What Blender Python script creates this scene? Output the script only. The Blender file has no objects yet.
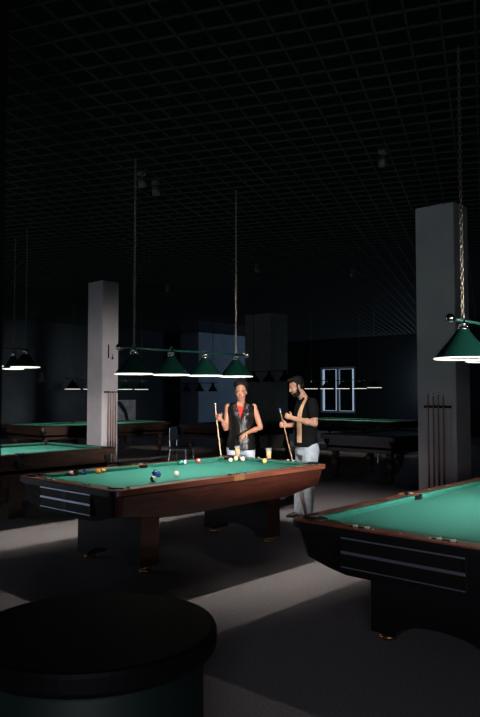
import bpy, bmesh, math, random
from mathutils import Vector, Matrix
PI = math.pi
random.seed(7)
SC = bpy.context.scene
COL = SC.collection

# ------------------------------------------------------------------ camera, world, exposure, large lights
EYE = 1.575
HEAD = math.radians(42.5)                       # heading of the lens in the hall's own axes (tables run along +X)
cd = bpy.data.cameras.new('camera'); cam = bpy.data.objects.new('camera', cd); COL.objects.link(cam)
cd.sensor_fit = 'VERTICAL'; cd.sensor_height = 36.0; cd.lens = 690 / 717 * 36
cd.clip_start = 0.05; cd.clip_end = 100
cam.location = (0, 0, EYE); cam.rotation_euler = (math.radians(90 + 2.862), 0, HEAD - PI / 2)
SC.camera = cam
SC.view_settings.view_transform = 'Standard'; SC.view_settings.look = 'None'
SC.view_settings.gamma = 1; SC.view_settings.use_curve_mapping = False
SC.view_settings.exposure = 0.0
SC.cycles.caustics_reflective = False; SC.cycles.caustics_refractive = False; SC.cycles.sample_clamp_indirect = 4
world = bpy.data.worlds.new('world'); SC.world = world; world.use_nodes = True
world.node_tree.nodes['Background'].inputs[0].default_value = (0.35, 0.5, 0.7, 1)
world.node_tree.nodes['Background'].inputs[1].default_value = 0.02
BULB = 2300.0                                      # strength of each lamp's bulb

def area(name, loc, target, size, size_y, power, color):
    l = bpy.data.lights.new(name, 'AREA'); l.shape = 'RECTANGLE'; l.size = size; l.size_y = size_y
    l.energy = power; l.color = color
    o = bpy.data.objects.new(name, l); COL.objects.link(o); o.location = loc
    d = Vector(target) - Vector(loc); o.rotation_euler = d.to_track_quat('-Z', 'Y').to_euler()
    return o
# fill lights added behind and beside camera; cool daylight from an unseen far window
DF = area('fill_front', (-2.85, 14.0, 1.35), (8, 5, .2), 3.4, 2.2, 42, (0.8, 0.86, 1.0))
DF.data.spread = math.radians(120)
DK = area('fill_floor', (-2.85, -2.0, 1.75), (2.2, 2.6, 0), 1.6, 1.2, 26, (0.9, 0.88, 1.0))
DK.data.spread = math.radians(100)
DS = area('fill_side', (1.5, -4.85, 1.8), (8.6, 11.4, .95), 1.3, 1.0, 26, (1.0, 0.95, 0.92))
DS.data.spread = math.radians(16)
area('daylight_back', (23.9, 12.05, 2.0), (17, 18.6, 2.8), 1.3, 1.6, 85, (0.55, 0.75, 1.0))

def place(xc, d, z=0.0):
    """metres right of and ahead of the viewpoint -> the hall's axes"""
    return Vector((xc * .6756 + d * .7373, -xc * .7373 + d * .6756, z))
FACE = math.radians(-47.5)                      # turns a figure's local x to run across the view

# ------------------------------------------------------------------ materials
def mat(name, color, rough=0.5, metal=0.0, spec=0.5, emit=None, es=0.0, coat=0.0):
    m = bpy.data.materials.new(name); m.use_nodes = True
    b = m.node_tree.nodes['Principled BSDF']
    b.inputs['Base Color'].default_value = (*color, 1); b.inputs['Roughness'].default_value = rough
    b.inputs['Metallic'].default_value = metal; b.inputs['Specular IOR Level'].default_value = spec
    b.inputs['Coat Weight'].default_value = coat; b.inputs['Coat Roughness'].default_value = 0.12
    if emit: b.inputs['Emission Color'].default_value = (*emit, 1); b.inputs['Emission Strength'].default_value = es
    return m
def N(m, t): return m.node_tree.nodes.new(t)
def L(m, a, b): m.node_tree.links.new(a, b)
def noisy(m, c1, c2, scale=20, stretch=(1, 1, 1), detail=4, bump=0.0, lo=.35, hi=.65, dist=.01):
    tc = N(m, 'ShaderNodeTexCoord'); mp = N(m, 'ShaderNodeMapping'); nz = N(m, 'ShaderNodeTexNoise'); cr = N(m, 'ShaderNodeValToRGB')
    mp.inputs['Scale'].default_value = stretch; nz.inputs['Scale'].default_value = scale; nz.inputs['Detail'].default_value = detail
    L(m, tc.outputs['Object'], mp.inputs[0]); L(m, mp.outputs[0], nz.inputs[0]); L(m, nz.outputs[0], cr.inputs[0])
    cr.color_ramp.elements[0].position = lo; cr.color_ramp.elements[1].position = hi
    cr.color_ramp.elements[0].color = (*c1, 1); cr.color_ramp.elements[1].color = (*c2, 1)
    b = m.node_tree.nodes['Principled BSDF']; L(m, cr.outputs[0], b.inputs['Base Color'])
    if bump:
        bp = N(m, 'ShaderNodeBump'); bp.inputs['Strength'].default_value = bump; bp.inputs['Distance'].default_value = dist
        L(m, nz.outputs[0], bp.inputs['Height']); L(m, bp.outputs[0], b.inputs['Normal'])
    return m
M = {}
M['carpet'] = noisy(mat('carpet', (.1, .09, .1), .95, spec=.1), (.19, .178, .2), (.4, .37, .39), 90, detail=6, bump=.5, lo=.3, hi=.7)
M['cloth'] = noisy(mat('green_cloth', (.02, .2, .14), .9, spec=.15), (.038, .21, .172), (.048, .245, .2), 60)
M['cushion'] = noisy(mat('cushion_cloth', (.02, .2, .14), .85, spec=.15), (.03, .17, .13), (.038, .2, .15), 60)
M['wood'] = noisy(mat('mahogany', (.16, .045, .025), .32, coat=.3), (.04, .011, .007), (.085, .024, .014), 5, (1, 9, 9), 5)
M['rail_wood'] = noisy(mat('rail_mahogany', (.2, .06, .03), .3, coat=.5), (.15, .04, .022), (.26, .08, .04), 5, (1, 9, 9), 5)
M['rail_wood'].node_tree.nodes['Principled BSDF'].inputs['Coat Roughness'].default_value = .42
M['rail_wood'].node_tree.nodes['Principled BSDF'].inputs['Coat Weight'].default_value = .9
M['dark_wood'] = noisy(mat('dark_walnut', (.05, .03, .022), .4, coat=.2), (.03, .017, .012), (.07, .04, .028), 5, (1, 8, 8), 5)
M['laminate'] = mat('black_laminate', (.006, .0065, .008), .4, spec=.3)
M['leather'] = mat('black_leather', (.008, .008, .009), .45)
M['plastic'] = mat('black_plastic', (.006, .006, .007), .45, spec=.2)
M['brass'] = mat('brass', (.75, .42, .16), .28, 1.0)
M['castbrass'] = noisy(mat('cast_brass', (.6, .3, .1), .35, .6), (.55, .28, .1), (.75, .42, .18), 40)
M['chrome'] = mat('chrome', (.75, .75, .74), .15, 1.0)
M['fitting'] = mat('dull_metal', (.2, .2, .2), .3, .8)
M['alu'] = mat('brushed_aluminium', (.75, .8, .95), .33, .95)
M['ivory'] = mat('ivory_inlay', (.8, .76, .66), .4)
M['shade'] = mat('green_enamel', (.003, .026, .019), .3, coat=.4)
M['shade_in'] = mat('white_enamel', (.2, .2, .19), .5)
M['rail_tube'] = mat('green_tube', (.006, .06, .045), .35)
M['dead_shade'] = mat('black_enamel', (.01, .016, .016), .4)
M['bulb'] = mat('lit_bulb', (1, 1, 1), .5, emit=(1, .92, .8), es=BULB)
M['bulb_far'] = mat('lit_bulb_weak', (1, 1, 1), .5, emit=(1, .86, .66), es=BULB * .4)
M['rim_glare'] = mat('glare_band', (.9, .9, .86), .5, emit=(1, .95, .86), es=1.1)  # added emissive band that stands in for glare round each lit rim
M['bulb_off'] = mat('unlit_bulb', (.6, .6, .58), .3)
M['chain'] = mat('chain_metal', (.22, .2, .16), .4, .9)
M['slat'] = mat('ceiling_slat', (.042, .054, .052), .7, spec=.2)
M['void'] = mat('ceiling_void', (.008, .009, .009), .9, spec=.1)
M['pillar'] = noisy(mat('grey_paint', (.3, .28, .3), .7), (.5, .47, .5), (.56, .53, .55), 3)
M['pier'] = noisy(mat('dark_grey_paint', (.1, .1, .105), .75), (.19, .19, .2), (.23, .23, .24), 3)
M['wall'] = noisy(mat('slate_paint', (.06, .075, .09), .8, spec=.2), (.03, .04, .048), (.038, .048, .056), 2)
M['wall_dark'] = mat('charcoal_paint', (.03, .034, .036), .8, spec=.2)
M['wall_pale'] = noisy(mat('pale_blue_paint', (.3, .36, .45), .8, spec=.2), (.27, .33, .42), (.33, .39, .48), 2)
M['frame'] = mat('white_frame', (.75, .78, .8), .4)
M['blind'] = mat('black_blind', (.012, .014, .016), .6)
M['daypane'] = mat('frosted_pane', (.3, .35, .4), .4, emit=(.55, .75, 1.0), es=.55)
M['skin_w'] = mat('skin_warm', (.42, .2, .12), .5)
M['skin_m'] = mat('skin_tan', (.46, .24, .155), .5)
M['hair'] = noisy(mat('black_hair', (.012, .01, .01), .6), (.006, .005, .005), (.013, .011, .01), 60, bump=.8)
M['hair'].node_tree.nodes['Principled BSDF'].inputs['Specular IOR Level'].default_value = .15
M['vest'] = noisy(mat('glossy_black_leather', (.012, .011, .011), .33, spec=.35), (.004, .004, .004), (.008, .007, .007), 12, (1, 1, .45), 3, bump=.55, dist=.05)
M['red'] = mat('red_cotton', (.6, .025, .012), .8)
M['jeans'] = noisy(mat('pale_denim', (.45, .52, .6), .85), (.4, .47, .56), (.55, .61, .68), 14, bump=.3)
M['shoe'] = mat('shoe_black', (.015, .015, .016), .5)
M['eye'] = mat('eye_white', (.7, .68, .64), .3)
M['iris'] = mat('eye_dark', (.02, .012, .008), .2)
M['lip'] = mat('lip', (.42, .13, .1), .5)
M['maple'] = mat('maple', (.68, .5, .32), .4)
M['butt'] = noisy(mat('cue_butt', (.12, .05, .03), .3, coat=.3), (.08, .03, .02), (.2, .09, .05), 30, (1, 1, .1))
M['ash'] = noisy(mat('brown_shaft', (.3, .17, .1), .4), (.24, .13, .08), (.36, .21, .13), 30, (1, 1, .1))
M['ferrule'] = mat('ferrule', (.85, .83, .78), .4)
M['chalk'] = mat('blue_chalk', (.05, .12, .32), .9)
M['top_black'] = mat('black_tabletop', (.004, .0045, .005), .5, spec=.15)
M['drum'] = mat('dark_green_vinyl', (.002, .014, .01), .6)
M['poster'] = noisy(mat('poster_paper', (.5, .5, .5), .7), (.3, .31, .33), (.55, .55, .56), 7)
M['black_cloth'] = mat('black_cotton', (.012, .012, .014), .85)
gl = mat('clear_glass', (.95, .97, .97), .03); gl.node_tree.nodes['Principled BSDF'].inputs['Alpha'].default_value = .1; M['glass'] = gl
am = mat('amber_drink', (.85, .36, .05), .15); M['amber'] = am

def shirt_mat():
    m = mat('black_tshirt', (.012, .012, .013), .85, spec=.1); b = m.node_tree.nodes['Principled BSDF']
    tc = N(m, 'ShaderNodeTexCoord'); sp = N(m, 'ShaderNodeSeparateXYZ'); L(m, tc.outputs['Object'], sp.inputs[0])
    def mth(op, a, bb=None, clamp=False):
        n = N(m, 'ShaderNodeMath'); n.operation = op; n.use_clamp = clamp
        for i, v in enumerate((a, bb)):
            if v is None: continue
            if isinstance(v, (int, float)): n.inputs[i].default_value = v
            else: L(m, v, n.inputs[i])
        return n.outputs[0]
    t = mth('MULTIPLY', mth('SUBTRACT', sp.outputs[2], 1.25), 4.0, True)
    xc = mth('SUBTRACT', mth('MULTIPLY', mth('MULTIPLY', t, t), .085), .092)
    hw = mth('SUBTRACT', .027, mth('MULTIPLY', t, .012))
    inside = mth('LESS_THAN', mth('ABSOLUTE', mth('SUBTRACT', sp.outputs[0], xc)), hw)
    front = mth('LESS_THAN', sp.outputs[1], 0.03)
    low = mth('GREATER_THAN', sp.outputs[2], 0.96)
    k = mth('MULTIPLY', mth('MULTIPLY', inside, front), low)
    mx = N(m, 'ShaderNodeMix'); mx.data_type = 'RGBA'; L(m, k, mx.inputs[0])
    mx.inputs[6].default_value = (.006, .006, .007, 1); mx.inputs[7].default_value = (.7, .44, .26, 1)
    L(m, mx.outputs[2], b.inputs['Base Color']); return m
M['shirt'] = shirt_mat()

def ball_mat(name, color, stripe=False, plain=False):
    m = mat('ball_' + name, color, .12, coat=.5)
    if plain: return m
    b = m.node_tree.nodes['Principled BSDF']; tc = N(m, 'ShaderNodeTexCoord'); sp = N(m, 'ShaderNodeSeparateXYZ')
    L(m, tc.outputs['Object'], sp.inputs[0])
    a = N(m, 'ShaderNodeMath'); a.operation = 'ABSOLUTE'; g = N(m, 'ShaderNodeMath'); g.operation = 'GREATER_THAN'
    if stripe: L(m, sp.outputs[2], a.inputs[0]); g.inputs[1].default_value = .0155
    else: L(m, sp.outputs[0], a.inputs[0]); g.inputs[1].default_value = .0262
    L(m, a.outputs[0], g.inputs[0])
    mx = N(m, 'ShaderNodeMix'); mx.data_type = 'RGBA'; L(m, g.outputs[0], mx.inputs[0])
    mx.inputs[6].default_value = (*color, 1); mx.inputs[7].default_value = (.85, .82, .74, 1)
    L(m, mx.outputs[2], b.inputs['Base Color']); return m

# ------------------------------------------------------------------ mesh helpers
def obj(name, bm, m, parent=None, smooth=False, kind=None, label=None):
    me = bpy.data.meshes.new(name); bmesh.ops.recalc_face_normals(bm, faces=bm.faces[:]); bm.to_mesh(me); bm.free()
    for mm in (m if isinstance(m, (list, tuple)) else [m]): me.materials.append(mm)
    if smooth:
        for p in me.polygons: p.use_smooth = True
    o = bpy.data.objects.new(name, me); COL.objects.link(o)
    if parent: o.parent = parent
    if kind: o['kind'] = kind
    if label: o['label'] = label
    return o
def thing(name, label, cat, loc=(0, 0, 0), rz=0, group=None):
    o = bpy.data.objects.new(name, None); o.empty_display_size = .1; COL.objects.link(o)
    o.location = loc; o.rotation_euler = (0, 0, rz); o['label'] = label; o['category'] = cat
    if group: o['group'] = group
    return o
def tag(o, label, cat, group=None, kind=None):
    o['label'] = label; o['category'] = cat
    if group: o['group'] = group
    if kind: o['kind'] = kind
    return o
def dup(root, loc, rz, label, group=None):
    r = root.copy(); COL.objects.link(r); r.location = loc; r.rotation_euler = (0, 0, rz); r['label'] = label
    if group: r['group'] = group
    for ch in list(root.children):
        c = ch.copy(); COL.objects.link(c); c.parent = r
        for g in list(ch.children):
            d = g.copy(); COL.objects.link(d); d.parent = c
    return r
def B(): return bmesh.new()
def box(bm, x0, x1, y0, y1, z0, z1, bevel=0.0, mi=0):
    r = bmesh.ops.create_cube(bm, size=1); vs = r['verts']
    for v in vs:
        v.co = Vector(((x0 + x1) / 2 + v.co.x * (x1 - x0), (y0 + y1) / 2 + v.co.y * (y1 - y0), (z0 + z1) / 2 + v.co.z * (z1 - z0)))
    fs = set(f for v in vs for f in v.link_faces)
    for f in fs: f.material_index = mi
    if bevel:
        es = list(set(e for v in vs for e in v.link_edges))
        bmesh.ops.bevel(bm, geom=es, offset=bevel, segments=2, affect='EDGES')
    return bm
def frame_of(d):
    d = d.normalized(); u = d.orthogonal().normalized(); return u, d.cross(u)
def ring(bm, c, u, v, ru, rv, n):
    return [bm.verts.new(c + u * (ru * math.cos(2 * PI * i / n)) + v * (rv * math.sin(2 * PI * i / n))) for i in range(n)]
def bridge(bm, a, b):
    n = len(a)
    for i in range(n): bm.faces.new((a[i], a[(i + 1) % n], b[(i + 1) % n], b[i]))
def tube(bm, p0, p1, r0, r1=None, n=12, cap=True):
    p0, p1 = Vector(p0), Vector(p1); r1 = r0 if r1 is None else r1; u, v = frame_of(p1 - p0)
    a = ring(bm, p0, u, v, r0, r0, n); b = ring(bm, p1, u, v, r1, r1, n); bridge(bm, a, b)
    if cap: bm.faces.new(a[::-1]); bm.faces.new(b)
    return bm
def capsule(bm, p0, p1, r0, r1, n=14):
    p0, p1 = Vector(p0), Vector(p1); d = (p1 - p0).normalized(); u, v = frame_of(d); rings = []
    for k in range(1, 5): t = k / 4 * PI / 2; rings.append((p0 - d * (r0 * math.cos(t)), r0 * math.sin(t)))
    for k in range(4, 0, -1): t = k / 4 * PI / 2; rings.append((p1 + d * (r1 * math.cos(t)), r1 * math.sin(t)))
    rs = [ring(bm, c, u, v, r, r, n) for c, r in rings]
    for a, b in zip(rs, rs[1:]): bridge(bm, a, b)
    bm.faces.new(rs[0][::-1]); bm.faces.new(rs[-1])
def ellipsoid(bm, c, rx, ry, rz, ax=None, n=16):
    ax = ax or (Vector((1, 0, 0)), Vector((0, 1, 0)), Vector((0, 0, 1))); c = Vector(c)
    r = bmesh.ops.create_uvsphere(bm, u_segments=n, v_segments=n // 2 + 2, radius=1)
    for v in r['verts']:
        q = v.co.copy(); v.co = c + ax[0] * (q.x * rx) + ax[1] * (q.y * ry) + ax[2] * (q.z * rz)
def lathe(bm, prof, n=24, c=(0, 0, 0), cap=True):
    c = Vector(c); X, Y = Vector((1, 0, 0)), Vector((0, 1, 0))
    rs = [ring(bm, c + Vector((0, 0, z)), X, Y, max(r, 1e-4), max(r, 1e-4), n) for r, z in prof]
    for a, b in zip(rs, rs[1:]): bridge(bm, a, b)
    if cap: bm.faces.new(rs[0][::-1]); bm.faces.new(rs[-1])
    return bm
def loft(bm, secs, n=24, p=2.0):
    """secs: (centre, lateral axis, forward axis, half width, half depth)"""
    rs = []
    for c, lx, fy, w, d in secs:
        c = Vector(c); vs = []
        for i in range(n):
            a = 2 * PI * i / n; ca, sa = math.cos(a), math.sin(a)
            k = (abs(ca) ** p + abs(sa) ** p) ** (-1 / p)
            vs.append(bm.verts.new(c + lx * (w * ca * k) + fy * (d * sa * k)))
        rs.append(vs)
    for a, b in zip(rs, rs[1:]): bridge(bm, a, b)
    bm.faces.new(rs[0][::-1]); bm.faces.new(rs[-1])
def prism(bm, pts, axis, a0, a1):
    """pts in the plane across `axis` ('x': (y,z), 'y': (x,z), 'z': (x,y))"""
    def P(p, a): return {'x': (a, p[0], p[1]), 'y': (p[0], a, p[1]), 'z': (p[0], p[1], a)}[axis]
    A = [bm.verts.new(P(p, a0)) for p in pts]; C = [bm.verts.new(P(p, a1)) for p in pts]
    bridge(bm, A, C); f = [bm.faces.new(A[::-1]), bm.faces.new(C)]
    return bm
def rrect(hx, hy, r, seg=6):
    pts = []
    for cx, cy, a0 in ((hx - r, hy - r, 0), (-hx + r, hy - r, PI / 2), (-hx + r, -hy + r, PI), (hx - r, -hy + r, 1.5 * PI)):
        for k in range(seg + 1):
            a = a0 + k / seg * PI / 2; pts.append((cx + r * math.cos(a), cy + r * math.sin(a)))
    return pts
def evald(o, name):
    dg = bpy.context.evaluated_depsgraph_get(); me = bpy.data.meshes.new_from_object(o.evaluated_get(dg)); me.name = name
    return me
def remeshed(name, bm, m, parent, voxel=.007, it=3, cut=None, thick=0.0):
    """the union of the closed shapes in bm as one continuous smooth skin"""
    o = obj(name, bm, m); md = o.modifiers.new('r', 'REMESH'); md.mode = 'VOXEL'; md.voxel_size = voxel
    me = evald(o, name); old = o.data; o.modifiers.clear(); o.data = me; bpy.data.meshes.remove(old)
    b2 = B(); b2.from_mesh(me)
    for _ in range(it): bmesh.ops.smooth_vert(b2, verts=b2.verts[:], factor=.5, use_axis_x=True, use_axis_y=True, use_axis_z=True)
    if cut:
        kill = [f for f in b2.faces if cut(f.calc_center_median())]
        bmesh.ops.delete(b2, geom=kill, context='FACES')
    b2.to_mesh(me); b2.free(); me.materials.clear(); me.materials.append(m)
    for p in me.polygons: p.use_smooth = True
    if thick: s = o.modifiers.new('s', 'SOLIDIFY'); s.thickness = thick; s.offset = -1
    if parent: o.parent = parent
    return o
def boolean(o, cutter_bm, name):
    c = obj('tool', cutter_bm, M['plastic']); md = o.modifiers.new('b', 'BOOLEAN'); md.object = c; md.operation = 'DIFFERENCE'; md.solver = 'EXACT'
    me = evald(o, name); old = o.data; o.modifiers.clear(); o.data = me; bpy.data.meshes.remove(old)
    bpy.data.objects.remove(c)

# ------------------------------------------------------------------ the hall
H = 3.85
XA, XB, YA, YB = -3.0, 24.0, -5.0, 19.6
obj('floor', box(B(), XA, XB, YA, YB, -.2, 0), M['carpet'], kind='structure')
obj('ceiling', box(B(), XA, XB, YA, YB, H + .45, H + .6), M['void'], kind='structure')
b = B(); cell = .2; rg = Matrix.Rotation(math.radians(23.0), 4, 'Z'); half = 21.0
k = -half
while k < half:
    box(b, k - .007, k + .007, -half, half, H, H + .014); box(b, -half, half, k - .007, k + .007, H, H + .014); k += cell
for v in b.verts: v.co = rg @ v.co + Vector((10.5, 7.3, 0))
for co, no in (((XA, 0, 0), (-1, 0, 0)), ((XB, 0, 0), (1, 0, 0)), ((0, YA, 0), (0, -1, 0)), ((0, YB, 0), (0, 1, 0))):
    bmesh.ops.bisect_plane(b, geom=b.verts[:] + b.edges[:] + b.faces[:], plane_co=co, plane_no=no, clear_outer=True)
obj('ceiling_grid', b, M['slat'], kind='structure')
def wall_x(name, x0, x1, openings, m):
    """a wall across X with openings (y0,y1,z0,z1)"""
    b = B(); ys = YA
    for (y0, y1, z0, z1) in sorted(openings):
        box(b, x0, x1, ys, y0, 0, H + .45); box(b, x0, x1, y0, y1, 0, z0); box(b, x0, x1, y0, y1, z1, H + .45); ys = y1
    box(b, x0, x1, ys, YB, 0, H + .45)
    return obj(name, b, m, kind='structure')
WB = (15.6, 17.35, .74, 2.66)
wall_x('wall_back', XB, XB + .3, [WB, (11.4, 12.7, 1.1, 2.9)], M['wall_dark'])
wall_x('wall_front', XA - .3, XA, [(-2.9, -1.1, 1.1, 2.4), (12.2, 15.8, .15, 2.6)], M['wall_dark'])
obj('wall_left', box(B(), XA, XB, YB, YB + .3, 0, H + .45), M['wall'], kind='structure')
b = B(); box(b, XA, .6, YA - .3, YA, 0, H + .45); box(b, 2.4, XB, YA - .3, YA, 0, H + .45); box(b, .6, 2.4, YA - .3, YA, 0, 1.1); box(b, .6, 2.4, YA - .3, YA, 2.5, H + .45)
obj('wall_right', b, M['wall_dark'], kind='structure')
def window(name, x, s, y0, y1, z0, z1, lights, blinds, w=.09):
    root = bpy.data.objects.new(name, None); COL.objects.link(root); root['kind'] = 'structure'
    b = B(); d0, d1 = sorted((x, x + s * .09))
    for a, c in ((y0, y0 + w), (y1 - w, y1)): box(b, d0, d1, a, c, z0, z1, .006)
    for a, c in ((z0, z0 + w), (z1 - w, z1)): box(b, d0, d1, y0 + w, y1 - w, a, c, .006)
    for k in range(1, lights): yc = y0 + (y1 - y0) * k / lights; box(b, d0, d1, yc - w * .75, yc + w * .75, z0 + w, z1 - w, .006)
    obj('window_frame', b, M['frame'], root)
    p = sorted((x + s * .1, x + s * .12)); obj('pane', box(B(), p[0], p[1], y0, y1, z0, z1), M['daypane'], root)
    if blinds:
        for k in range(lights):
            a = y0 + (y1 - y0) * k / lights + w * (1.9 if k == 0 else 1.3); c = y0 + (y1 - y0) * (k + 1) / lights - w * (2.2 if k == lights - 1 else 1.15)
            q = sorted((x + s * .02, x + s * .03)); obj('roller_blind', box(B(), q[0], q[1], a, c, z0 + w * 1.15, z1 - w * 1.1), M['blind'], root)
    return root
window('window_1', XB + .02, 1, WB[0], WB[1], WB[2], WB[3], 2, True)
window('unseen_window_2', XB + .02, 1, 11.4, 12.7, 1.1, 2.9, 2, False)  # unseen window added to carry the cool light at the back
window('added_window_3', XA - .02, -1, -2.9, -1.1, 1.1, 2.4, 2, False)  # unseen window added to house a fill light
window('added_window_4', XA - .02, -1, 12.2, 15.8, .15, 2.6, 3, False)  # unseen, added for its reflection in the table-end strips and cool fill
w5 = window('added_window_5', 0, 1, -.9, .9, 1.1, 2.5, 2, False); w5.location = (1.5, YA - .02, 0); w5.rotation_euler = (0, 0, -PI / 2)  # unseen window added where the side fill stands
obj('baseboard_left', box(B(), XA, XB, YB - .02, YB, 0, .12), M['wall_dark'], kind='structure')
obj('baseboard_back', box(B(), XB - .02, XB, YA, YB, 0, .12), M['wall_dark'], kind='structure')
def pillar(x0, x1, y0, y1, m): return obj('pillar', box(B(), x0, x1, y0, y1, 0, H + .012, .004), m, kind='structure')
PR = pillar(7.72, 8.10, 3.62, 4.12, M['pillar'])
PL = pillar(8.37, 8.77, 11.44, 11.94, M['pillar'])
pillar(15.0, 15.75, 12.55, 13.55, M['pier'])
pillar(1.31, 1.51, 2.78, 3.0, M['laminate'])
obj('pillar', box(B(), 18.0, 20.7, 18.6, YB, 0, H + .45), M['wall_pale'], kind='structure')

# ------------------------------------------------------------------ ceiling fittings
def spot(loc, label):
    t = thing('ceiling_spotlight', label, 'spotlight', loc)
    obj('mount', lathe(B(), [(.045, .05), (.045, .0), (.012, -.005), (.012, -.04)], 14), M['fitting'], t, True)
    b = B(); tube(b, (0, 0, -.03), (.04, .03, -.11), .035, .045, 14); obj('lamp_head', b, M['fitting'], t, True)
for (cx, d, lb) in ((-1.03, 7.1, 'small chrome spotlight on the ceiling grid, left one of the near pair'),
                    (-.92, 7.4, 'small chrome spotlight on the ceiling grid, right one of the near pair'),
                    (1.36, 6.45, 'small ceiling spotlight high above the right pool table'),
                    (.3, 12.2, 'small ceiling spotlight seen just left of the wide dark pier, above the hung green lamps'),
                    (2.1, 12.8, 'small ceiling spotlight seen between the wide dark pier and the right pillar'),
                    (-1.55, 14.6, 'small ceiling spotlight seen right of the left pillar')):
    spot(place(cx, d, H), lb)

def beam(loc, target, watts, deg):  # light added to brighten the two players; the fittings themselves look unlit
    l = bpy.data.lights.new('player_fill_beam', 'SPOT'); l.energy = watts; l.spot_size = math.radians(deg); l.spot_blend = 1.0; l.shadow_soft_size = .05; l.color = (1, .93, .84)
    o = bpy.data.objects.new('player_fill_beam', l); COL.objects.link(o); o.location = loc
    o.rotation_euler = (Vector(target) - Vector(loc)).to_track_quat('-Z', 'Y').to_euler()
beam(place(-1.03, 7.1, H - .16), place(.05, 8.9, 1.45), 230, 34)
beam(place(-.92, 7.4, H - .16), place(.75, 8.65, 1.25), 230, 36)
# ------------------------------------------------------------------ pool tables
TL, TW = 1.45, .76            # half length, half width
def rails_and_bed(t, wood, cloth, cush):
    pk = [(sx * (TL - .135), sy * (TW - .135), .062) for sx in (1, -1) for sy in (1, -1)] + [(0, sy * (TW - .095), .055) for sy in (1, -1)]
    # wooden rail frame with rounded outer corners
    b = B(); prof = [(0, .752, 0), (0, .79, 0), (.006, .798, 0), (.1, .8, 1), (.1, .752, 1)]
    rings_ = []
    for ins, z, inner in prof:
        pts = rrect(TL - ins, TW - ins, .09 - (0.06 if inner else 0) - (ins if not inner else 0))
        rings_.append([b.verts.new((p[0], p[1], z)) for p in pts])
    for a, c in zip(rings_, rings_[1:] + rings_[:1]): bridge(b, a, c)
    r = obj('rail_frame', b, [wood, M['laminate']], t)
    cb = B()
    for px, py, rr in pk: tube(cb, (px, py, .6), (px, py, .9), rr, rr, 20)
    boolean(r, cb, 'rail_frame')
    r.data.materials.clear(); r.data.materials.append(wood); r.data.materials.append(M['laminate'])
    for p in r.data.polygons: p.material_index = 1 if (abs(p.normal.x) > abs(p.normal.y) * 1.1 and abs(p.normal.z) < .5 and p.center.z < .788) else 0
    bed = obj('playing_bed', box(B(), -TL + .1, TL - .1, -TW + .1, TW - .1, .72, .765), cloth, t)
    cb = B()
    for px, py, rr in pk: tube(cb, (px, py, .6), (px, py, .9), rr, rr, 20)
    boolean(bed, cb, 'playing_bed'); bed.data.materials.clear(); bed.data.materials.append(cloth)
    def cushion(x0, x1, side):       # along x, at y side
        pts = [(TW - .1, .765), (TW - .1, .8), (TW - .148, .802), (TW - .152, .794), (TW - .138, .765)]
        b = B(); n = []
        for (yy, zz) in pts:
            k = (TW - .1 - yy); n.append((yy * side, zz, k))
        A = [b.verts.new((x0 + k * .9, yy, zz)) for yy, zz, k in n]; C = [b.verts.new((x1 - k * .9, yy, zz)) for yy, zz, k in n]
        bridge(b, A, C); b.faces.new(A[::-1]); b.faces.new(C); return b
    for sy in (1, -1):
        obj('cushion', cushion(-TL + .19, -.062, sy), cush, t); obj('cushion', cushion(.062, TL - .19, sy), cush, t)
    for sx in (1, -1):
        b = cushion(-TW + .19, TW - .19, 1)
        for v in b.verts: v.co = Vector((sx * (v.co.y + TL - TW), v.co.x, v.co.z))
        obj('cushion', b, cush, t)
    for px, py, rr in pk:
        corner = abs(px) > .1
        b = B(); seg = 20
        lathe(b, [(rr + .004, .797), (rr - .002, .797), (rr - .006, .70), (rr - .02, .645), (.001, .64), (.001, .632), (rr - .012, .636), (rr + .004, .70)], seg, (px, py, 0), False)
        pc = obj('pocket', b, M['leather'], t, True)
        # cap on top of the pocket, open towards the bed
        b = B(); ang = math.atan2(py, px) if not corner else math.atan2(py / abs(py), px / abs(px)); half = 1.9 if corner else 1.45
        prev = None; m_ = 18
        for k in range(m_ + 1):
            a = ang - half + 2 * half * k / m_; ro = rr + (.03 if corner else .028)
            q = [b.verts.new((px + r_ * math.cos(a), py + r_ * math.sin(a), z)) for r_, z in ((rr - .004, .79), (rr - .004, .81), (rr + .012, .814), (ro, .808), (ro, .79))]
            if prev: bridge(b, prev, q)
            else: b.faces.new(q)
            prev = q
        b.faces.new(prev[::-1]); obj('pocket_rim', b, M['leather'], pc, True)
        if not corner:
            s = 1 if py > 0 else -1
            b = B(); box(b, px - .07, px + .07, *sorted((s * (TW - .06), s * (TW + .007))), .75, .806, .006); obj('pocket_casting', b, M['castbrass'], pc)
        else:
            sx, sy = px / abs(px), py / abs(py); b = B()
            tube(b, (px + sx * .075, sy * (TW - .1), .8005), (px + sx * .075 - sx * .1, sy * (TW - .004), .8005), .005, .005, 8)
            obj('pocket_casting', b, M['castbrass'], pc)
    b = B()                          # diamond sights
    for sy in (1, -1):
        for k in (-3, -2, -1, 1, 2, 3): lathe(b, [(.007, .7995), (.007, .8015)], 10, (k * .32, sy * (TW - .05), 0))
    for sx in (1, -1):
        for k in (-1, 0, 1): lathe(b, [(.008, .7995), (.008, .802)], 10, (sx * (TL - .05), k * .32 * .55, 0))
    obj('rail_sights', b, M['ivory'], t, kind='stuff')
    for sx in (1, -1):
        for yc in (.26, -.26):
            c = obj('score_counter', box(B(), sx * (TL - .05) - .012, sx * (TL - .05) + .012, yc - .07, yc + .07, .798, .803, .001), M['plastic'], t)
            for dy in (-.055, .025):
                b = B(); prism(b, [(sx * (TL - .05) - .014, yc + dy - .016), (sx * (TL - .05) + .016, yc + dy), (sx * (TL - .05) - .014, yc + dy + .016)], 'z', .802, .812)
                obj('marker', b, M['ivory'], c)
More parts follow.
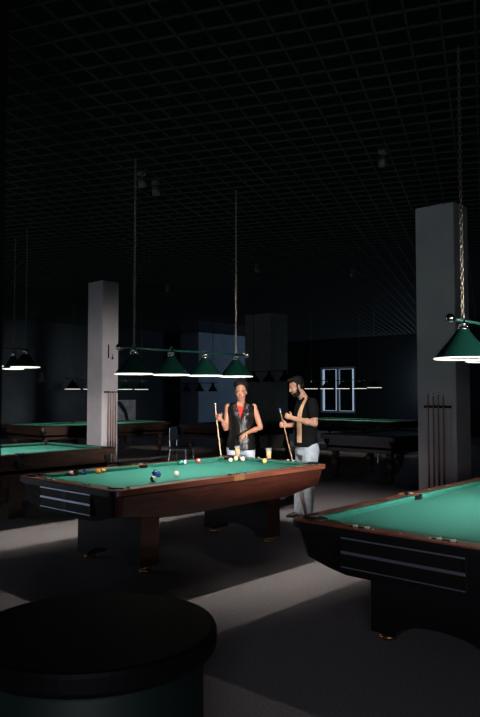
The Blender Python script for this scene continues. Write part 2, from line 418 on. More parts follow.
def two_tone(o):
    # the ends of these tables are black laminate, the long sides mahogany
    for p in o.data.polygons:
        if abs(p.normal.x) > abs(p.normal.y) * 1.1 and abs(p.normal.z) < .9: p.material_index = 1
def pool_table(name, label, cat, loc, group):
    t = thing(name, label, cat, loc, 0, group)
    rails_and_bed(t, M['rail_wood'], M['cloth'], M['cushion'])
    # cabinet: body narrowing downwards, its lower edge rising to the corners
    b = B(); N_ = 14; outline = []
    hx, hy, r = TL - .03, TW - .03, .08
    pts = []
    base = rrect(hx, hy, r, 5)
    for i, p in enumerate(base):
        q = base[(i + 1) % len(base)]; d = math.hypot(q[0] - p[0], q[1] - p[1]); k = max(1, int(d / .12))
        for j in range(k): pts.append((p[0] + (q[0] - p[0]) * j / k, p[1] + (q[1] - p[1]) * j / k))
    def low(x, y):
        e = min(abs(x) / hx, 1) if abs(y) > hy - r else 1; e2 = min(abs(y) / hy, 1) if abs(x) > hx - r else 1
        e = min(e, 1) * 1.0
        s = min(e, e2) if (abs(y) > hy - r and abs(x) > hx - r) else (e if abs(y) > hy - r else e2)
        s = max(0, (s - .52) / .48); s = s * s * (3 - 2 * s); return .505 + .068 * s
    lv = [(0, None, .755), (0, None, .735), (.008, None, .70), (.035, 1, 0), (.055, 1, -.004)]
    rs = []
    for ins, lowf, z in lv:
        rs.append([b.verts.new((x * (1 - ins / hx), y * (1 - ins / hy), (low(x, y) + z) if lowf else z)) for x, y in pts])
    for a, c in zip(rs, rs[1:]): bridge(b, a, c)
    b.faces.new(rs[0]); cen = b.verts.new((0, 0, .5)); last = rs[-1]
    for i in range(len(last)): b.faces.new((last[i], last[(i + 1) % len(last)], cen))
    b.normal_update()
    cab = obj('cabinet', b, [M['wood'], M['laminate']], t); two_tone(cab)
    b = B(); hl = [(TL - .012, .747), (TL - .012, .754)]
    r1 = [b.verts.new((x, y, .74)) for x, y in rrect(TL - .014, TW - .014, .1)]; r2 = [b.verts.new((x, y, .754)) for x, y in rrect(TL - .014, TW - .014, .1)]
    bridge(b, r1, r2); b.faces.new(r1[::-1]); b.faces.new(r2); obj('trim_strip', b, M['laminate'], cab)
    for sx in (1, -1):
        x_ = sx * (TL - .036)
        pn = obj('ball_return', box(B(), *sorted((x_ - sx * .03, x_ + sx * .006)), -.38, .38, .555, .735), M['plastic'], t)
        for z, h_ in ((.728, .004), (.645, .008), (.56, .003)):
            obj('metal_strip', box(B(), *sorted((x_, x_ + sx * .012)), -.38, .38, z - h_, z + h_, .001), M['alu'], pn)
        for yc in (-.38, .38): obj('end_strip', box(B(), *sorted((x_, x_ + sx * .009)), yc - .004, yc + .004, .557, .73), M['laminate'], pn)
        obj('centre_block', box(B(), *sorted((x_, x_ + sx * .009)), -.04, .04, .567, .722), M['laminate'], pn)
    for sx in (1, -1):
        xc = sx * .85; b = B(); arch = []
        for k in range(13):
            a = PI * k / 12; arch.append((-.30 * math.cos(a), .055 + .1 * math.sin(a)))
        outl = [(-.47, .53), (-.47, .055)] + [(y, z) for y, z in arch] + [(.47, .055), (.47, .53)]
        prism(b, outl, 'x', xc - .105, xc + .105)
        lg = obj('leg', b, [M['wood'], M['laminate']], t); two_tone(lg)
        for s2 in (1, -1):
            obj('foot', lathe(B(), [(.055, 0), (.06, .014), (.05, .026), (.018, .026), (.018, .045), (.03, .048), (.03, .06)], 16, (xc, s2 * .41, 0)), M['brass'], lg, True)
    obj('subframe', box(B(), -.74, .74, -.3, .3, .42, .52, .005), M['wood'], t)
    return t
T0 = (4.84, 5.2, 0)
main = pool_table('pool_table', 'mahogany pool table with coloured balls on green cloth, in front of the two players', 'pool table', T0, 'pool tables with square pedestals')
right = dup(main, (4.84, 1.95, 0), 0, 'nearest pool table, empty green cloth with red rails, cut by the right edge')

# traditional tables with turned legs
def club_table(name, label, loc, rz, Lh, Wh, group, cloth='cloth', square=False):
    t = thing(name, label, 'billiard table', loc, rz, group)
    obj('playing_bed', box(B(), -Lh + .16, Lh - .16, -Wh + .16, Wh - .16, .74, .775), M[cloth], t)
    b = B()
    r1 = [(0, .72), (0, .80), (.01, .812), (.1, .812), (.1, .74)]
    rs = []
    for i, (ins, z) in enumerate(r1): rs.append([b.verts.new((x, y, z)) for x, y in rrect(Lh - ins, Wh - ins, .05 - ins * .3)])
    for a, c in zip(rs, rs[1:] + rs[:1]): bridge(b, a, c)
    obj('rail_frame', b, M['dark_wood'], t)
    for s in (1, -1):
        def cu(Lc, W_):
            b = B(); pts = [(W_ - .1, .775), (W_ - .1, .812), (W_ - .15, .812), (W_ - .155, .8), (W_ - .14, .775)]
            return b, pts
        for x0, x1 in ((-Lh + .2, -.06), (.06, Lh - .2)):
            b, pts = cu(0, Wh); prism(b, [(p[0] * s, p[1]) for p in pts], 'x', x0, x1); obj('cushion', b, M['cushion'], t)
        b, pts = cu(0, Lh); prism(b, [(p[0] * s, p[1]) for p in pts], 'y', -Wh + .2, Wh - .2); obj('cushion', b, M['cushion'], t)
    for sx in (1, 0, -1):
        for sy in (1, -1):
            px, py = sx * (Lh - .1), sy * (Wh - (.1 if sx else .05))
            b = B(); lathe(b, [(.055, .818), (.07, .815), (.072, .79), (.06, .74), (.05, .66), (.03, .62), (.001, .61)], 16, (px, py, 0), False)
            obj('pocket', b, M['leather'], t, True)
    b = B(); s_ = .1
    for a0, a1, c0, c1 in ((-Lh + s_, Lh - s_, Wh - s_ - .03, Wh - s_), (-Lh + s_, Lh - s_, -Wh + s_, -Wh + s_ + .03), (-Lh + s_, -Lh + s_ + .03, -Wh + s_, Wh - s_), (Lh - s_ - .03, Lh - s_, -Wh + s_, Wh - s_)):
        box(b, a0, a1, c0, c1, .5, .74)
    box(b, -Lh + s_, Lh - s_, -Wh + s_, Wh - s_, .56, .6)
    obj('apron', b, M['dark_wood'], t)
    for sx in (1, 0, -1):
        for sy in (1, -1):
            px, py = sx * (Lh - .22), sy * (Wh - .22)
            pr = [(.05, 0), (.065, .015), (.065, .05), (.035, .07), (.05, .09), (.06, .14), (.085, .22), (.095, .28), (.08, .33), (.045, .37), (.04, .39), (.075, .41), (.075, .43), (.06, .45), (.075, .47), (.075, .56)]
            if square: obj('leg', box(box(B(), px - .09, px + .09, py - .09, py + .09, 0, .56, .008), px - .11, px + .11, py - .11, py + .11, 0, .06, .005), M['dark_wood'], t)
            else: obj('leg', lathe(B(), pr, 16, (px, py, 0)), M['dark_wood'], t, True)
    return t
GT = 'dark club tables with turned legs'
lt = club_table('club_table', 'dark wooden table with lit green cloth, left of and behind the table with balls', (4.55, 8.72, 0), 0, 1.48, .85, GT, square=True)
# long shelf beam and panels under the near left table
b = B(); box(b, -1.3, 1.3, -.64, -.6, .2, .40, .005); box(b, -1.3, 1.3, .6, .64, .2, .40, .005); obj('stretcher', b, M['dark_wood'], lt)
club_table('club_table', 'long lit green table at the far left, its right half behind the pillar', (10.45, 14.75, 0), 0, 1.95, .9, GT)
club_table('club_table', 'unlit dark table behind the woman and left of her raised cue', (13.2, 12.1, 0), 0, 1.42, .8, GT, 'cloth')
club_table('club_table', 'unlit dark table standing between the man and the right pillar', (12.1, 6.95, 0), 0, 1.42, .8, GT, 'cloth')
club_table('club_table', 'far lit table seen edge-on below the white window', (16.9, 10.95, 0), PI / 2, 1.6, .85, GT)

# ------------------------------------------------------------------ lamp rows
def chain_mesh(x, z0, z1):
    b = B(); z = z0; k = 0
    while z < z1:
        R_, r_ = .017, .0035; n, m_ = 8, 4; rr = []
        for i in range(n):
            a = 2 * PI * i / n; ca, sa = math.cos(a), math.sin(a); vs = []
            for j in range(m_):
                t = 2 * PI * j / m_; rad = R_ * .62 + r_ * math.cos(t); hx = rad * ca; hz = (rad * 1.6) * sa; off = r_ * math.sin(t)
                vs.append(b.verts.new((x + (hx if k % 2 else off), (off if k % 2 else hx), z + .016 + hz)))
            rr.append(vs)
        for a, c in zip(rr, rr[1:] + rr[:1]): bridge(b, a, c)
        z += .03; k += 1
    return b
def lamp_row(name, label, loc, rz, n, pitch, rr, zr, lit=True, group=None, bulb='bulb', chains=(0, -1), balls=True, shade='shade', chain_top=H, baffle=None):
    """loc = table centre, zr = height of the shades' rims"""
    t = thing(name, label, 'lamp', (loc[0], loc[1], 0), rz, group); zt = zr + .25
    xs = [(k - (n - 1) / 2) * pitch for k in range(n)]
    e = xs[-1] + .16
    if n > 1:
        b = B(); tube(b, (-e, 0, zt), (e, 0, zt), .011, .011, 10); obj('hanging_rail', b, M['rail_tube'] if lit else M['plastic'], t, True)
        if balls:
            for s in (1, -1):
                b = B(); ellipsoid(b, (s * (e + .02), 0, zt), .032, .032, .032, n=14); tube(b, (s * (e - .03), 0, zt), (s * e, 0, zt), .02, .02, 10); obj('end_ball', b, M['chrome'], t, True)
    k_ = rr / .18
    for x in xs:
        b = B(); c = (x, 0, zr)
        prof = [(.180 * k_, 0), (.178 * k_, .006), (.13 * k_, .068), (.08 * k_, .13), (.045, .178), (.036, .195), (.032, .195), (.04, .176), (.076 * k_, .126), (.125 * k_, .064), (.172 * k_, .006), (.174 * k_, .001)]
        rs = []; X, Y = Vector((1, 0, 0)), Vector((0, 1, 0))
        for r_, z in prof: rs.append(ring(b, Vector((x, 0, zr + z)), X, Y, r_, r_, 28))
        for i, (a, c2) in enumerate(zip(rs, rs[1:] + rs[:1])):
            bridge(b, a, c2)
        b.faces.ensure_lookup_table()
        for i, f in enumerate(b.faces): f.material_index = 1 if (i // 28) >= 6 else 0
        for f in b.faces: f.smooth = True
        sh = obj('lamp_shade', b, [M[shade], M['shade_in']], t, False)
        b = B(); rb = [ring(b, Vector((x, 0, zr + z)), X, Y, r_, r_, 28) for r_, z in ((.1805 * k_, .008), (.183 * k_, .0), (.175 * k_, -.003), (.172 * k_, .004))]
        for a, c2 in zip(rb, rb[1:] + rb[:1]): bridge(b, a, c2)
        if lit: obj('glare_band', b, M['rim_glare'], sh, True)
        else: b.free()
        b = B(); lathe(b, [(.03, .185), (.04, .192), (.04, .204), (.022, .21), (.022, .216), (.034, .222), (.034, .234), (.016, .24), (.012, .258)], 14, (x, 0, zr)); 
        for a in range(3): ellipsoid(b, (x + .03 * math.cos(a * 2.1 + .4), .03 * math.sin(a * 2.1 + .4), zr + .213), .013, .013, .013, n=8)
        obj('socket', b, M['chrome'] if lit else M['plastic'], sh, True)
        b = B(); ellipsoid(b, (x, 0, zr + .172), .02, .02, .022, n=12)
        obj('bulb', b, M[bulb] if lit else M['bulb_off'], sh, True)
        if baffle:  # unseen ring added to narrow the cone of light from the bulb
            b = B(); rc = [ring(b, Vector((x, 0, zr + z)), X, Y, r_, r_, 20) for r_, z in ((.036, .188), (.036, baffle), (.038, baffle), (.038, .188))]
            for a, c2 in zip(rc, rc[1:] + rc[:1]): bridge(b, a, c2)
            obj('cutoff_baffle', b, M['laminate'], sh, True)
        if n > 1 and lit:
            b = B(); 
            for q in range(9):
                a0 = 2 * PI * q / 9; tube(b, (x + .018 * math.cos(a0), 0, zt + .018 + .022 * math.sin(a0)), (x + .018 * math.cos(a0 + .7), 0, zt + .018 + .022 * math.sin(a0 + .7)), .003, .003, 6)
            obj('hook', b, M['chain'], sh)
    for i in chains: obj('chain', chain_mesh(xs[i], zt + .02, chain_top), M['chain'] if lit else M['plastic'], t)
    return t
GL = 'rows of hung green lamps'
lamp_row('lamp_row', 'row of four green lamps hanging over the table with the balls', (4.91, 5.22), 0, 4, .48, .185, 1.755, group=GL)
lamp_row('lamp_row', 'row of lamps over the nearest right table, cut by the right edge', (4.99, 1.95), 0, 4, .48, .185, 1.795, group=GL, baffle=.124)
lamp_row('lamp_row', 'row of lit lamps over the left table, half hidden by the dark left post', (4.21, 8.65), 0, 4, .55, .2, 1.93, group=GL, balls=False)
lamp_row('lamp_row', 'far row of lit lamps over the far left table, behind the left pillar', (11.0, 14.75), 0, 5, .55, .19, 1.67, group=GL, bulb='bulb_far')
lamp_row('lamp_row', 'far row of four lit lamps in front of the white window', (16.9, 11.7), PI / 2, 4, .57, .2, 1.70, group=GL, bulb='bulb_far', shade='dead_shade')
lamp_row('pendant_lamp', 'single lit pendant lamp right of the white window', place(3.7, 19.0)[:2], 0, 1, .5, .2, 1.72, bulb='bulb_far', chains=(0,), shade='dead_shade')
lamp_row('pendant_lamp', 'lit pendant lamp just left of and behind the lamp over the left table', place(-3.32, 10.1)[:2], 0, 1, .5, .15, 1.925, chains=(0,))
GD = 'rows of unlit lamps'
lamp_row('lamp_row', 'row of unlit black lamps hanging on a bar in front of the wide dark pier', (12.4, 10.2), -PI / 2, 4, .48, .17, 1.84, False, GD, balls=False, shade='dead_shade')
lamp_row('lamp_row', 'row of small unlit lamps against the pale blue wall, left of the woman', (14.2, 14.9), PI / 2 + .4, 4, .42, .15, 1.62, False, GD, balls=False, shade='dead_shade')
lamp_row('pendant_lamp', 'single unlit pendant lamp on a long cord left of the left pillar', place(-4.2, 14.6)[:2], 0, 1, .5, .12, 1.8, False, None, chains=(0,), shade='dead_shade')

# ------------------------------------------------------------------ balls on the table
def bed_point(px, py, z):
    """where the sight line through that spot of the photograph meets height z"""
    th = math.radians(2.862); xr, yr = (px - 240) / 690, (358.5 - py) / 690
    f = math.cos(th) - yr * math.sin(th); up = math.sin(th) + yr * math.cos(th)
    d = (z - EYE) / up; return place(xr * d, f * d, z)
GB = 'pool balls on the green cloth'
balls = [(71, 472.2, 'black', (.01, .01, .01), 0, 'black ball beside the far left rail, leftmost of all balls'),
         (74.8, 472.8, 'white_stripe', (.35, .05, .05), 1, 'white ball with a maroon stripe at the left rail, between black and blue balls'),
         (80, 471.5, 'blue', (.03, .07, .25), 0, 'blue ball third from the left, beside the striped white one'),
         (93.6, 469, 'orange', (.75, .22, .05), 0, 'orange ball by the back rail, left one of the two orange balls'),
         (97.8, 471.2, 'bright_orange', (.9, .3, .06), 0, 'bright orange ball, the nearer one of the two orange balls'),
         (154.6, 472.6, 'navy', (.02, .035, .14), 0, 'navy ball in the middle, left one of the touching blue pair'),
         (158.2, 474.2, 'royal', (.04, .1, .35), 0, 'blue ball in the middle, right one of the touching pair'),
         (152.8, 479.3, 'dark_stripe', (.02, .02, .03), 1, 'dark striped ball nearest the front rail'),
         (171.4, 461.6, 'green', (.01, .25, .1), 0, 'green ball near the back rail'),
         (177.8, 461.6, 'pale_stripe', (.1, .15, .4), 1, 'white and blue striped ball right of the green ball'),
         (176.6, 473.6, 'cue', (.85, .8, .74), 2, 'plain white ball at mid table, right of the blue pair'),
         (196.3, 460.5, 'red', (.6, .06, .04), 0, 'red ball alone near the back rail'),
         (230.6, 460.2, 'green_stripe', (.05, .35, .15), 1, 'small-looking striped green and white ball left of the pale yellow ball'),
         (235.8, 458.2, 'pale_yellow', (.9, .72, .3), 0, 'pale yellow ball in front of the amber glass of the woman'),
         (254, 457.6, 'cream', (.9, .66, .5), 0, 'cream pink ball between the two yellow balls at the far end'),
         (278, 459.2, 'yellow', (.92, .68, .16), 0, 'yellow ball nearest the man, rightmost of all balls')]
R = .0286
bm0 = B(); bmesh.ops.create_uvsphere(bm0, u_segments=20, v_segments=14, radius=R)
proto = obj('pool_ball', bm0, ball_mat('seed', (1, 1, 1)), None, True)
spots_ = []
for i, (px, py, nm, c, st, lb) in enumerate(balls):
    o = proto if i == 0 else proto.copy()
    if i: COL.objects.link(o); o.data = proto.data.copy(); o.data.materials.clear(); o.data.materials.append(ball_mat(nm, c, st == 1, st == 2))
    else: o.data.materials.clear(); o.data.materials.append(ball_mat(nm, c, st == 1, st == 2))
    p = bed_point(px, py, .765 + R)
    dx, dy = p.x - T0[0], p.y - T0[1]
    dx = max(-TL + .155 + R, min(TL - .155 - R, dx)); dy = max(-TW + .155 + R, min(TW - .155 - R, dy))
    p = Vector((T0[0] + dx, T0[1] + dy, p.z))
    for q in spots_:
        dd = p - q
        if dd.length < 2 * R + .001: p = q + dd.normalized() * (2 * R + .001)
    spots_.append(p); o.location = p
    o.rotation_euler = (random.random() * 6, random.random() * 6, random.random() * 6); tag(o, lb, 'ball', GB)
def chalk(loc, label):
    b = B(); box(b, -.011, .011, -.011, .011, 0, .021, .001); o = obj('chalk_cube', b, M['chalk']); o.location = loc; tag(o, label, 'chalk'); return o
chalk((T0[0] + .13, T0[1] - TW + .045, .8005), 'blue chalk cube on the front rail beside the brass side pocket')
def glass(loc, label):
    t = thing('drinking_glass', label, 'glass', loc, 0, 'drinks on the table rail')
    obj('tumbler', lathe(B(), [(.028, 0), (.033, .1), (.036, .125), (.0335, .125), (.0305, .1), (.0265, .012), (.001, .010)], 20, cap=False), M['glass'], t, True)
    obj('drink', lathe(B(), [(.001, .0125), (.0255, .0125), (.0295, .085), (.001, .085)], 20), M['amber'], t, True)
glass((T0[0] + TL - .05, T0[1] + TW - .2, .8022), 'amber drink in a glass at the table corner in front of the woman')
glass((T0[0] + TL - .05, T0[1] + .06, .8022), 'amber drink in a glass at the end rail in front of the man')

# ------------------------------------------------------------------ cues and racks
def cue_parts(t, Lc=1.45, shaft='maple'):
    a = Lc * .3
    obj('butt', lathe(B(), [(.012, 0), (.0145, .01), (.0145, .05), (.0115, a)], 12), M['butt'], t, True)
    obj('shaft', lathe(B(), [(.0115, a), (.0065, Lc - .03)], 12), M[shaft], t, True)
    obj('ferrule', lathe(B(), [(.0066, Lc - .03), (.0063, Lc - .006)], 12), M['ferrule'], t, True)
    obj('tip', lathe(B(), [(.0063, Lc - .006), (.0055, Lc), (.001, Lc + .003)], 12), M['chalk'], t, True)
def cue_between(p0, p1, label, group=None, shaft='maple'):
    p0, p1 = Vector(p0), Vector(p1); t = thing('pool_cue', label, 'cue', p0, 0, group)
    t.rotation_euler = (p1 - p0).to_track_quat('Z', 'Y').to_euler(); cue_parts(t, (p1 - p0).length, shaft); return t
ranks = ['leftmost', 'second from the left', 'third from the left', 'rightmost']
def rack(side, label, pos, ax, zt, zb, span, cues, lbl, grp):
    """ax: unit vector along the bar, out: unit vector off the wall"""
    along, out = ax; t = thing('cue_rack', label, 'cue rack', pos, math.atan2(along.y, along.x))
    b = B(); box(b, -span / 2, span / 2, -.045, 0, zt, zt + .03, .004)
    for k in cues: tube(b, (k, -.03, zt + .028), (k, -.03, zt + .034), .016, .016, 10)
    obj('top_bar', b, M['plastic'], t)
    b = B(); box(b, -span / 2, span / 2, -.075, 0, zb - .03, zb, .004); obj('base_shelf', b, M['dark_wood'], t)
    for i, k in enumerate(cues):
        p = Vector(pos) + along * k + out * .058
        ln = 1.45 + (.02, 0, .015, -.005)[i]
        q = thing('pool_cue', f'{ranks[i]} of the four cues {lbl}', 'cue', (p.x, p.y, zb), 0, grp)
        cue_parts(q, ln, 'ash')
rack(0, 'cue rack of black bars on the grey pillar at the right', (7.72, 3.85, 0), (Vector((0, -1, 0)), Vector((-1, 0, 0))), 1.395, .12, .34, (-.1, -.035, .03, .095), 'racked on the right pillar', 'cues racked on the right pillar')
rack(0, 'cue rack of black bars on the grey pillar at the left', (8.59, 11.44, 0), (Vector((1, 0, 0)), Vector((0, -1, 0))), 1.58, .17, .34, (-.1, -.04, .02, .08), 'racked on the left pillar', 'cues racked on the left pillar')
t = thing('thermostat', 'narrow wall control with a hanging key on the left pillar', 'wall control', (8.52, 11.44, 0))
obj('case', box(B(), -.012, .012, -.02, 0, 2.28, 2.56, .004), M['laminate'], t)
b = B(); tube(b, (.1, -.012, 2.3), (.1, -.012, 2.37), .006, .006, 8); box(b, .08, .12, -.02, 0, 2.26, 2.31, .003); obj('key', b, M['laminate'], t)

# ------------------------------------------------------------------ round table in the foreground
rt = thing('round_table', 'round black glossy table in the near left corner', 'table', place(-.515, 2.5))
obj('tabletop', lathe(B(), [(.40, .665), (.425, .675), (.432, .69), (.432, .735), (.426, .747), (.415, .75)], 72), M['top_black'], rt, False)
obj('drum_base', lathe(B(), [(.37, 0), (.385, .01), (.385, .3), (.388, .305), (.385, .31), (.385, .64), (.375, .665)], 64), M['drum'], rt, True)

# ------------------------------------------------------------------ poster and chairs
po = thing('framed_poster', 'pale wall board with a dark leaning shape on it, right of the left pillar', 'poster', (15.35, YB - .001, 0))
obj('sheet', box(B(), -.46, .46, -.02, -.001, .42, 1.33), M['poster'], po)
b = B()
for p0, p1, r0, r1 in (((-.44, 1.3), (-.2, 1.15), .05, .09), ((-.2, 1.15), (.0, .9), .09, .08), ((.0, .9), (.12, .45), .08, .07)):
    tube(b, (p0[0], 0, p0[1]), (p1[0], 0, p1[1]), r0, r1, 10)
for v in b.verts: v.co.y = -.024 + v.co.y * .03
obj('printed_shape', b, M['black_cloth'], po)
b = B(); box(b, -.49, .49, -.03, -.001, 1.33, 1.36); box(b, -.49, -.46, -.03, -.001, .42, 1.33); box(b, .46, .49, -.03, -.001, .42, 1.33); box(b, -.49, .49, -.03, -.001, .39, .42)
obj('picture_frame', b, M['laminate'], po)
def chair(label, loc, rz):
    t = thing('metal_chair', label, 'chair', loc, rz, 'chairs among the far tables')
    obj('seat', box(B(), -.2, .2, -.2, .2, .44, .48, .015), M['leather'], t)
    b = B(); box(b, -.19, .19, .17, .2, .6, .88, .012); obj('backrest', b, M['leather'], t)
    for sx in (1, -1):
        for sy in (1, -1):
            b = B(); tube(b, (sx * .21, sy * .21, 0), (sx * .17, sy * .17, .44), .011, .011, 8)
            if sy == 1: tube(b, (sx * .17, .18, .44), (sx * .17, .185, .86), .011, .011, 8)
            obj('leg', b, M['alu'], t)
chair('metal chair with bright legs beside the unlit table left of the woman', place(-1.2, 14.2), .4)
chair('metal chair with bright legs under the unlit table by the right pillar', place(3.2, 15.9), 1.2)

# ------------------------------------------------------------------ people
def V(*a): return Vector(a)
def hand(bm, wrist, D, T, curl=(.5, .6, .4), side=1, spread=.06, s=1.0):
    """D along the hand, T towards the thumb; the palm faces D x T * side"""
    D = D.normalized(); T = (T - D * T.dot(D)).normalized(); P = D.cross(T) * side; w = Vector(wrist)
    pc = w + D * .045 * s
    ellipsoid(bm, pc, .05 * s, .037 * s, .016 * s, (D, T, P), 12)
    ellipsoid(bm, pc + D * .02 * s, .03 * s, .038 * s, .0145 * s, (D, T, P), 12)
    for k, (off, ln) in enumerate(((.029, .072), (.010, .08), (-.010, .074), (-.028, .058))):
        p = w + (D * .078 + T * off) * s; a = 0; fan = D + T * ((1.5 - k) * spread)
        fan.normalize(); r = (.0088 - .0005 * k) * s
        for j, fr in enumerate((.42, .32, .26)):
            a += curl[j]; d = fan * math.cos(a) + P * math.sin(a); q = p + d * (ln * fr * s)
            capsule(bm, p, q, r, r * .92, 10); p = q; r *= .92
    p = w + (D * .022 + T * .028) * s; d = (D * .6 + T * .75 + P * .35).normalized(); q = p + d * .036 * s; capsule(bm, p, q, .0125 * s, .0105 * s, 10)
    d2 = (D * .95 + T * .2 + P * .45).normalized(); q2 = q + d2 * .03 * s; capsule(bm, q, q2, .0105 * s, .0088 * s, 10)
def head_axes(f, roll_up=V(0, 0, 1)):
    f = f.normalized(); l = roll_up.cross(f).normalized(); u = f.cross(l); return f, l, u
def head(bm, c, f):
    F, Lx, U = head_axes(f); c = Vector(c)
    def E(a, l, u, ra, rl, ru, n=18): ellipsoid(bm, c + F * a + Lx * l + U * u, ra, rl, ru, (F, Lx, U), n)
    E(-.012, 0, .03, .094, .074, .088); E(.018, 0, -.03, .073, .06, .085); E(.05, 0, -.092, .032, .03, .024)
    E(.02, 0, -.07, .058, .054, .042)
    P = lambda a, l, u: c + F * a + Lx * l + U * u
    capsule(bm, P(.084, 0, .012), P(.103, 0, -.026), .008, .013, 10); E(.092, .012, -.028, .01, .008, .008, 10); E(.092, -.012, -.028, .01, .008, .008, 10)
    E(.083, 0, -.056, .012, .022, .007, 12); E(.08, 0, -.067, .012, .019, .008, 12)
    for s in (1, -1):
        E(-.004, s * .074, -.012, .018, .007, .03, 12); E(.076, s * .03, .026, .012, .022, .007, 12); E(.06, s * .036, -.028, .027, .023, .022, 12); E(.066, s * .03, .008, .017, .02, .016, 12)
def face_bits(t, c, f, brow_m):
    F, Lx, U = head_axes(f); c = Vector(c); P = lambda a, l, u: c + F * a + Lx * l + U * u
    for s in (1, -1):
        b = B(); ellipsoid(b, P(.078, s * .03, .008),   .008, .012, .0055, (F, Lx, U), 12); e = obj('eye', b, M['eye'], t, True)
        b = B(); ellipsoid(b, P(.0855, s * .03, .0075), .003, .006, .006, (F, Lx, U), 10); obj('iris', b, M['iris'], e, True)
        b = B(); capsule(b, P(.086, s * .016, .026), P(.078, s * .047, .029), .0045, .003, 8); obj('eyebrow', b, brow_m, t, True)
def lips(t, c, f):
    F, Lx, U = head_axes(f); c = Vector(c); b = B()
    ellipsoid(b, c + F * .0865 - U * .056, .0105, .0215, .0065, (F, Lx, U), 12); ellipsoid(b, c + F * .0835 - U * .066, .0105, .0185, .0075, (F, Lx, U), 12)
    obj('mouth', b, M['lip'], t, True)
def torso_secs(f, pts, grow=0.0):
    f = f.normalized(); l = V(0, 0, 1).cross(f); return [((x, y, z), l, f, w + grow, d + grow) for x, y, z, w, d in pts]

# --- the woman
W = thing('person', 'person in a black leather vest and red top resting one hand on an upright cue', 'person', place(.03, 9.0), FACE)
fw = V(-.06, -1, 0); hc = V(-.018, -.03, 1.588); hf = V(-.04, -1, -.14)
tw = [(-.02, 0, .86, .165, .115), (-.02, 0, .95, .17, .12), (-.02, 0, 1.05, .14, .10), (-.02, 0, 1.14, .125, .092), (-.02, 0, 1.24, .14, .10), (-.02, -.005, 1.32, .152, .105), (-.02, 0, 1.39, .155, .085), (-.02, .01, 1.425, .11, .06), (-.02, .01, 1.455, .05, .045)]
b = B(); loft(b, torso_secs(fw, tw), 28)
for s in (1, -1): ellipsoid(b, (-.02 + s * .065, -.075, 1.295), .055, .05, .055)
capsule(b, (-.02, .015, 1.40), (-.018, 0, 1.53), .052, .048); head(b, hc, hf)
SR, ER, WR = V(-.185, 0, 1.395), V(-.215, -.03, 1.115), V(-.268, -.13, 1.235)
SL, EL, WL = V(.148, 0, 1.395), V(.235, -.06, 1.13), V(.065, -.225, 1.075)
for S, E_, W_ in ((SR, ER, WR), (SL, EL, WL)):
    capsule(b, S, E_, .044, .034); capsule(b, E_, W_, .034, .023); ellipsoid(b, E_ * .6 + W_ * .4, .037, .037, .037)
hand(b, WR, V(-.55, -.55, .45), V(.2, .1, .9), (.9, 1.1, .8), -1)
hand(b, WL, V(-.8, -.12, -.5), V(.25, -.75, -.45), (.25, .35, .3), -1, .1)
for s in (1, -1):
    hp, kn, an = V(-.02 + s * .09, 0, .88), V(-.02 + s * .10, -.02, .48), V(-.02 + s * .11, .01, .08)
    capsule(b, hp, kn, .082, .056); capsule(b, kn, an, .054, .035)
remeshed('body', b, M['skin_w'], W, .0065)
face_bits(W, hc, hf, M['hair']); lips(W, hc, hf)
b = B(); F, Lx, U = head_axes(hf)
ellipsoid(b, hc - F * .03 + U * .045, .088, .086, .088, (F, Lx, U)); ellipsoid(b, hc - F * .045 + U * .09, .09, .1, .07, (F, Lx, U)); 
rnd = random.Random(3)
for k in range(46):
    a = rnd.random() * 2 * PI; e = rnd.uniform(.0, 1.3); q = V(math.cos(a) * math.cos(e), math.sin(a) * math.cos(e), math.sin(e))
    if q.x > .25 and q.z < .75: continue
    p = hc - F * .04 + U * .065 + F * (q.x * .078) + Lx * (q.y * .084) + U * (q.z * .078); ellipsoid(b, p, .02, .02, .02, n=8)
remeshed('hair', b, M['hair'], W, .007, 2)
b = B(); loft(b, torso_secs(fw, tw[2:-1], .008), 28); ellipsoid(b, (-.085, -.08, 1.295), .056, .052, .056); ellipsoid(b, (.045, -.08, 1.295), .056, .052, .056)
remeshed('red_top', b, M['red'], W, .009, 3, cut=lambda c: c.z > 1.405 and c.y < 0 and abs(c.x + .02) < .05)
tv = [(-.02, 0, .835, .19, .14), (-.02, 0, .95, .185, .14), (-.02, 0, 1.10, .165, .13), (-.02, 0, 1.24, .172, .135), (-.02, -.01, 1.33, .183, .135), (-.02, 0, 1.40, .186, .105), (-.02, .01, 1.44, .15, .075), (-.02, .015, 1.462, .08, .06)]
b = B(); loft(b, torso_secs(fw, tv), 32); ellipsoid(b, (-.095, -.085, 1.30), .065, .062, .07); ellipsoid(b, (.055, -.085, 1.30), .065, .062, .07)
def vcut(c):
    if c.y < 0.02 and c.z > 1.235 and abs(c.x + .02) < (c.z - 1.235) * .27: return True
    if c.z < .842: return True
    if c.z > 1.452: return True
    return False
remeshed('vest', b, M['vest'], W, .008, 3, cut=vcut, thick=.006)
for s in (1, -1):                   # lapels and front edge
    b = B(); pts = [(s * .012, 1.225), (s * .068, 1.445), (s * .11, 1.42), (s * .09, 1.37), (s * .102, 1.36), (s * .03, 1.2)]
    A = [b.verts.new((-.02 + x, -.158 + (max(0, z - 1.30)) * .52, z)) for x, z in pts]; C = [b.verts.new((-.02 + x, -.150 + (max(0, z - 1.30)) * .52, z)) for x, z in pts]
    bridge(b, A, C); b.faces.new(A[::-1]); b.faces.new(C); obj('lapel', b, M['vest'], W)
    b = B()
    for q in range(5): z = .9 + q * .07; ellipsoid(b, (-.02 + s * .1, -.145, z + .02), .006, .004, .006, n=8)
    if s == 1: obj('vest_buttons', b, M['chrome'], W, True, kind='stuff')
b = B()
